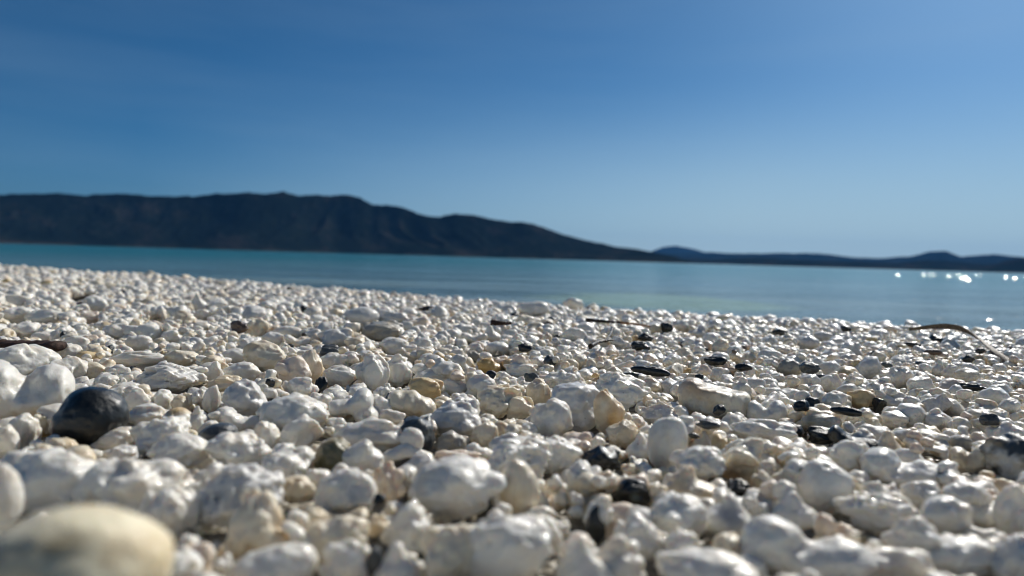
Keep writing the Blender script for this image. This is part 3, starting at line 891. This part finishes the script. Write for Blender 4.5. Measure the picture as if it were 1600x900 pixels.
def mass(name, sel, mat):
    VV, FF, TT, WW = [], [], [], []; off = 0
    wv = wetness(fill[:, 0], fill[:, 1])
    for lod in LODS:
        for p, (pv, pf) in enumerate(protos[lod]):
            ids = np.nonzero(sel & (lod_of == lod) & (pid == p))[0]
            if not len(ids): continue
            for i in ids:
                VV.append(xform(i, pv) + fill[i, :3]); FF.append(pf + off); off += len(pv)
            TT.append(np.repeat(ftint[ids], len(pv), 0)); WW.append(np.repeat(wv[ids], len(pv)))
    return tag(link(name, make_mesh(name, np.concatenate(VV), np.concatenate(FF), mat, True, np.concatenate(TT), np.concatenate(WW))), kind='stuff')
g1 = mass('gravel', ~picked & ~isdark, MAT_PEB)
g2 = mass('gravel', ~picked & isdark, MAT_DARK)
tag(g1, 'fine white gravel filling the beach between the larger pebbles', 'gravel'); tag(g2, 'fine black and brown chips scattered through the white gravel', 'gravel')
print('mass', sum(len(o.data.vertices) for o in (g1, g2)), round(time.time() - T0, 1))

# ------------------------------------------------------------------ air over the lake
def build_haze():
    hx_, y0_, y1_, z0_, z1_ = 21000, -900, 21000, -3.0, 760
    V = [(a, b, c) for a in (-hx_, hx_) for b in (y0_, y1_) for c in (z0_, z1_)]
    F = [(0, 1, 3, 2), (4, 6, 7, 5), (0, 4, 5, 1), (2, 3, 7, 6), (0, 2, 6, 4), (1, 5, 7, 3)]
    m = bpy.data.materials.new('lake_haze'); m.use_nodes = True; n = m.node_tree; n.nodes.clear()
    o = n.nodes.new('ShaderNodeOutputMaterial'); v = n.nodes.new('ShaderNodeVolumePrincipled')
    v.inputs['Color'].default_value = (0.13, 0.44, 1.0, 1); v.inputs['Density'].default_value = 1.9e-5; v.inputs['Anisotropy'].default_value = 0.0
    n.links.new(v.outputs[0], o.inputs['Volume'])
    tag(link('haze', make_mesh('haze', np.array(V, float), np.array(F), m, False)), kind='stuff')
build_haze()

# ------------------------------------------------------------------ the individual stones as objects
things = []     # dicts: object, px, py, w(px), colour key, label, ref, kind, dark
SHAPE = dict(e='smooth', r='rounded', l='lumpy', k='knobbly', a='angular', x='rough', f='finger shaped', s='saddle backed', p='peaked', t='flat oval', b='bone shaped', v='arched', o='knuckled')
CNAME = dict(W='white', G='greyish', C='cream', Y='tan yellow', B='black', D='dark grey', N='dark brown', P='pinkish', O='olive', A='amber', S='stone grey')
for h in heroes:
    dark = h['col'] in 'BDN'
    T = np.empty((len(h['V']), 4), np.float32); T[:] = COLS[h['col']]
    V = h['V']; q = V / np.array([h['w'], h['dy'], h['h']])
    def stain(c, rad, colr, k=1.0):
        wgt = np.clip(1.3 - np.sqrt((((q - np.array(c)) / np.array(rad)) ** 2).sum(1)) + 0.5 * fbm(q * 5 + h['seed'], 3), 0, 1)[:, None] * k
        T[:, :3] = T[:, :3] * (1 - wgt) + np.array(colr) * wgt
    if h['kind'] == 'b': stain((-0.33, -0.1, 0.33), (.25, 1, .25), (.50, .34, .20), .8)
    if 'orange brown foot' in h['label']: stain((-.2, -.2, -.45), (.45, 1, .28), (.45, .24, .08), .9)
    if 'amber underside' in h['label']: stain((0.1, -.2, -.5), (.5, 1, .25), (.5, .32, .10), .8)
    if 'brown stains' in h['label']:
        T[:, :3] = np.array((.82, .745, .54)); stain((.07, -.3, .34), (.13, .3, .09), (.20, .145, .06), .75); stain((-.13, -.3, .30), (.13, .3, .06), (.30, .22, .12), .55); stain((.45, -.1, .05), (.14, .6, .5), (.66, .52, .30), .6); stain((-.25, -.3, .15), (.35, .6, .4), (.55, .46, .34), .45)
    if 'tan orange' in h['label']: T[:, :3] = np.array(COLS['W'][:3]); stain((0, 0, .45), (.5, 1, .25), (.66, .46, .20), .9)
    if 'veined' in h['label']:
        vv = np.clip(fbm(q * 3.2 + 4, 4) * 3.2 + 0.35, 0, 1)[:, None]; T[:, :3] = T[:, :3] * (1 - vv) + np.array((.62, .61, .56)) * vv
    if 'grey smudge' in h['label']: T[:, :3] = np.array(COLS['W'][:3]); stain((-.05, -.4, .1), (.3, .6, .3), (.36, .36, .38), .8)
    if 'amber tinted' in h['label']: T[:, :3] = np.array(COLS['C'][:3]); stain((.1, -.2, -.05), (.3, .8, .3), (.62, .36, .10), .9)
    if h['ring']: stain((.05, -.4, .05), (.12, .5, .2), (.10, .12, .10), .8)
    nm = 'dark_stone' if dark else 'pebble'
    me = make_mesh(nm, V, h['F'], MAT_DARK if dark and 'veined' not in h['label'] else MAT_PEB, True, T, 0.8 if dark else 0.12 if 'brown stains' in h['label'] else float(wetness(h['P'][0], h['P'][1])))
    o = link(nm, me, h['P'])
    things.append(dict(o=o, px=h['px'], py=h['py'], w=h['w'] * FPX / h['dep'], h=h['h'] * FPX / h['dep'], col=h['col'], kind=h['kind'], label=h['label'], ref=h['ref'], dark=dark))
CK = {tuple(np.round(COLS[k][:3], 3)): k for k in COLS}
def nearest_col(t): return min(COLS, key=lambda k: sum((COLS[k][c] - t[c]) ** 2 for c in range(3)))
for i in list(pick_w) + list(pick_d):
    kd = KINDS_F[pid[i] % len(KINDS_F)]
    V, F, _ = stone(kd, 3000 + int(i), 28 if pxr[i] > 9 else 20, 0, True)
    dark = bool(isdark[i]); nm = 'dark_stone' if dark else 'pebble'
    me = make_mesh(nm, xform(i, V), F, MAT_DARK if dark else MAT_PEB, True, ftint[i], float(wetness(fill[i, 0], fill[i, 1])))
    o = link(nm, me, fill[i, :3])
    things.append(dict(o=o, px=ppx[nH + i], py=ppy[nH + i], w=2 * pxr[i], h=2 * pxr[i] * .8, col=nearest_col(ftint[i]), kind=kd, label='', ref='', dark=dark))

# ------------------------------------------------------------------ driftwood, twigs, dry leaves
def wood_material(name, c0, c1, scale, rough=0.7):
    m, n, b = mat_new(name)
    tc = N_(n, 'ShaderNodeTexCoord'); mp = N_(n, 'ShaderNodeMapping'); mp.inputs['Scale'].default_value = scale
    n.links.new(tc.outputs['Object'], mp.inputs['Vector'])
    x = noise_node(n, mp.outputs[0], 1.0, 5, 0.65)
    c = ramp(n, x.outputs[0], [(0.35, c0), (0.65, c1)]); n.links.new(c.outputs[0], b.inputs['Base Color'])
    b.inputs['Roughness'].default_value = rough; b.inputs['Specular IOR Level'].default_value = 0.25
    bp = N_(n, 'ShaderNodeBump'); bp.inputs['Strength'].default_value = 0.8; bp.inputs['Distance'].default_value = 0.0015
    n.links.new(x.outputs[0], bp.inputs['Height']); n.links.new(bp.outputs[0], b.inputs['Normal'])
    return m
def strip(path, prof, name, mat, seed=0, jitter=0.0, roll=None):
    """Sweep a closed cross-section (function of t giving half width, half thickness) along a path."""
    path = np.array(path, float); n = len(path); K = 10
    base = path.mean(0); V = []
    for i in range(n):
        t = path[min(i + 1, n - 1)] - path[max(i - 1, 0)]; t /= np.linalg.norm(t)
        side = np.cross(t, (0, 0, 1)); side /= np.linalg.norm(side); up = np.cross(side, t)
        if roll:
            ca, sa = math.cos(roll(i / (n - 1))), math.sin(roll(i / (n - 1))); side, up = ca * side + sa * up, ca * up - sa * side
        a, b, keel = prof(i / (n - 1))
        for k in range(K):
            th = 2 * math.pi * k / K
            u, v = math.cos(th), math.sin(th)
            j = 1 + jitter * float(vnoise(np.array([i * 0.9, k * 1.1, seed + .5])))
            V.append(path[i] - base + side * a * u * j + up * (b * v * j - keel * a * abs(u)))
    F = [(i * K + k, i * K + (k + 1) % K, (i + 1) * K + (k + 1) % K, (i + 1) * K + k) for i in range(n - 1) for k in range(K)]
    V += [path[0] - base, path[-1] - base]
    me = bpy.data.meshes.new(name)
    F += [(len(V) - 2, (k + 1) % K, k) for k in range(K)] + [(len(V) - 1, (n - 1) * K + k, (n - 1) * K + (k + 1) % K) for k in range(K)]
    me.from_pydata([tuple(v) for v in V], [], F); me.update()
    me.polygons.foreach_set('use_smooth', np.ones(len(me.polygons), bool)); me.materials.append(mat)
    return link(name, me, base)
def smooth_path(pts, n=40):
    pts = np.array(pts, float); d = np.concatenate([[0], np.cumsum(np.linalg.norm(np.diff(pts, axis=0), axis=1))]); t = np.linspace(0, d[-1], n)
    P = np.stack([np.interp(t, d, pts[:, k]) for k in range(3)], -1)
    for _ in range(6): P[1:-1] = 0.25 * P[:-2] + 0.5 * P[1:-1] + 0.25 * P[2:]
    return P
def hang(px, py, lift): return on_plane(px, py, lift)
bark_m = wood_material('bark', (0.018, 0.010, 0.008), (0.085, 0.045, 0.032), (40, 500, 500))
bk = strip(smooth_path([at(-60, 540, 0.45), at(-10, 542, 0.445), at(30, 544, 0.44), at(60, 543, 0.435), at(92, 541, 0.43)]), lambda t: (0.006, 0.0048 * (1 - 0.4 * t ** 3), 0), 'bark_piece', bark_m, 1, 0.35)
tag(bk, 'dark brown piece of weathered bark lying on white pebbles at the left edge', 'bark')
blade_m = wood_material('dry_blade', (0.05, 0.036, 0.024), (0.20, 0.16, 0.115), (700, 60, 700), 0.55)
bl = strip(smooth_path([at(1420, 514, 0.66), at(1450, 510, 0.65), at(1480, 508, 0.64), at(1508, 512, 0.62), at(1535, 530, 0.60), at(1562, 552, 0.56), at(1596, 577, 0.52)], 50),
           lambda t: (0.0007 + 0.0025 * math.sin(math.pi * min(1, 0.06 + t * 0.88)) ** 0.6, 0.0005, 0.5), 'reed_blade', blade_m, 2, 0.15, lambda t: R(78) * (1 - min(1, max(0, (t - 0.3) / 0.5))) - R(18))
tag(bl, 'long dry folded reed blade arching over the wet gravel near the right waterline', 'reed')
twig_m = wood_material('wet_twig', (0.008, 0.006, 0.005), (0.04, 0.025, 0.018), (300, 300, 300), 0.4)
tan_m = wood_material('tan_twig', (0.20, 0.10, 0.045), (0.40, 0.23, 0.12), (300, 300, 300), 0.6)
def twig(pts, rad, mat, name, label, lift=0.011):
    o = strip(smooth_path([hang(x, y, lift) for x, y in pts], 24), lambda t: (rad * (1.05 - 0.6 * t), rad * (1.05 - 0.6 * t), 0), name, mat, len(pts) + pts[0][0], 0.5)
    return tag(o, label, 'twig')
twig([(916, 500), (940, 502), (972, 504)], 0.0017, twig_m, 'twig', 'short black twig lying end to end with a tan stalk near the waterline')
twig([(970, 504), (990, 506), (1016, 510)], 0.0011, tan_m, 'twig', 'thin tan stalk joining the end of a short black twig near the waterline')
twig([(957, 512), (954, 522), (946, 533)], 0.0011, twig_m, 'twig', 'thin black twig pointing to the camera below the black and tan stalks', 0.012)
twig([(922, 541), (935, 534), (958, 531)], 0.0015, twig_m, 'twig', 'black crooked twig lying crosswise among pebbles below the thin black twig')
bark2 = twig([(768, 504), (783, 505), (799, 505)], 0.0024, bark_m, 'bark_piece', 'small brown bark splinter on the gravel behind the arch shaped pebble')
bark2['category'] = 'bark'
leaf_m = wood_material('dead_leaf', (0.10, 0.085, 0.07), (0.24, 0.20, 0.16), (90, 90, 90), 0.8)
lf = strip(smooth_path([at(104, 468, 1.0), at(122, 465, 0.99), at(138, 461, 0.985), at(151, 455, 0.98)], 24), lambda t: (0.001 + 0.008 * math.sin(math.pi * min(t + .08, 1)), 0.0008, 0.3), 'dried_leaf', leaf_m, 4, 0.2)
tag(lf, 'grey brown dried leaf lying against a rounded pebble at the upper left', 'leaf')

# ------------------------------------------------------------------ labels
refs = [(t['px'], t['py'], t['ref']) for t in things if t['ref']] + [
    (42, 544, 'the brown bark piece'), (1510, 530, 'the reed blade'), (965, 503, 'the black and tan stalks'), (127, 464, 'the dried leaf'), (783, 505, 'the bark splinter')]
def side(dx, dy):
    if abs(dx) > abs(dy) * 1.4: return 'left of' if dx < 0 else 'right of'
    return 'above' if dy < 0 else 'below'
ORD = ['nearest', 'second', 'third', 'fourth', 'fifth', 'sixth', 'seventh', 'eighth', 'ninth', 'tenth', 'eleventh', 'twelfth', 'thirteenth', 'fourteenth', 'fifteenth', 'sixteenth']
groups = {}
for t in things:
    if t['label']: continue
    c = sorted(refs, key=lambda q: (q[0] - t['px']) ** 2 + (2.2 * (q[1] - t['py'])) ** 2)[0]
    dx, dy = t['px'] - c[0], (t['py'] - c[1]) * 2.2
    sz = t['w']
    near = 'large' if sz > 75 else 'mid-sized' if sz > 38 else 'small' if sz > 20 else 'tiny'
    t['desc'] = f"{near} {CNAME[t['col']]} {SHAPE[t['kind']]} {'stone' if t['dark'] else 'pebble'}"
    t['where'] = (side(dx, dy), c[2]); t['dist'] = math.hypot(dx, dy)
    groups.setdefault((t['desc'],) + t['where'], []).append(t)
for k, g in groups.items():
    g.sort(key=lambda t: t['dist'])
    for i, t in enumerate(g):
        if len(g) == 1: t['label'] = f"{t['desc']} {t['where'][0]} {t['where'][1]}"
        else: t['label'] = f"{t['desc']} {t['where'][0]} {t['where'][1]}, {ORD[min(i, 15)]} of its kind"
for t in things:
    tag(t['o'], t['label'], 'stone' if t['dark'] else 'pebble', 'dark stones among the white pebbles' if t['dark'] else 'white pebbles of the beach')
labs = [t['label'] for t in things]
print('labels', len(labs), len(set(labs)), 'max words', max(len(l.split()) for l in labs), round(time.time() - T0, 1))
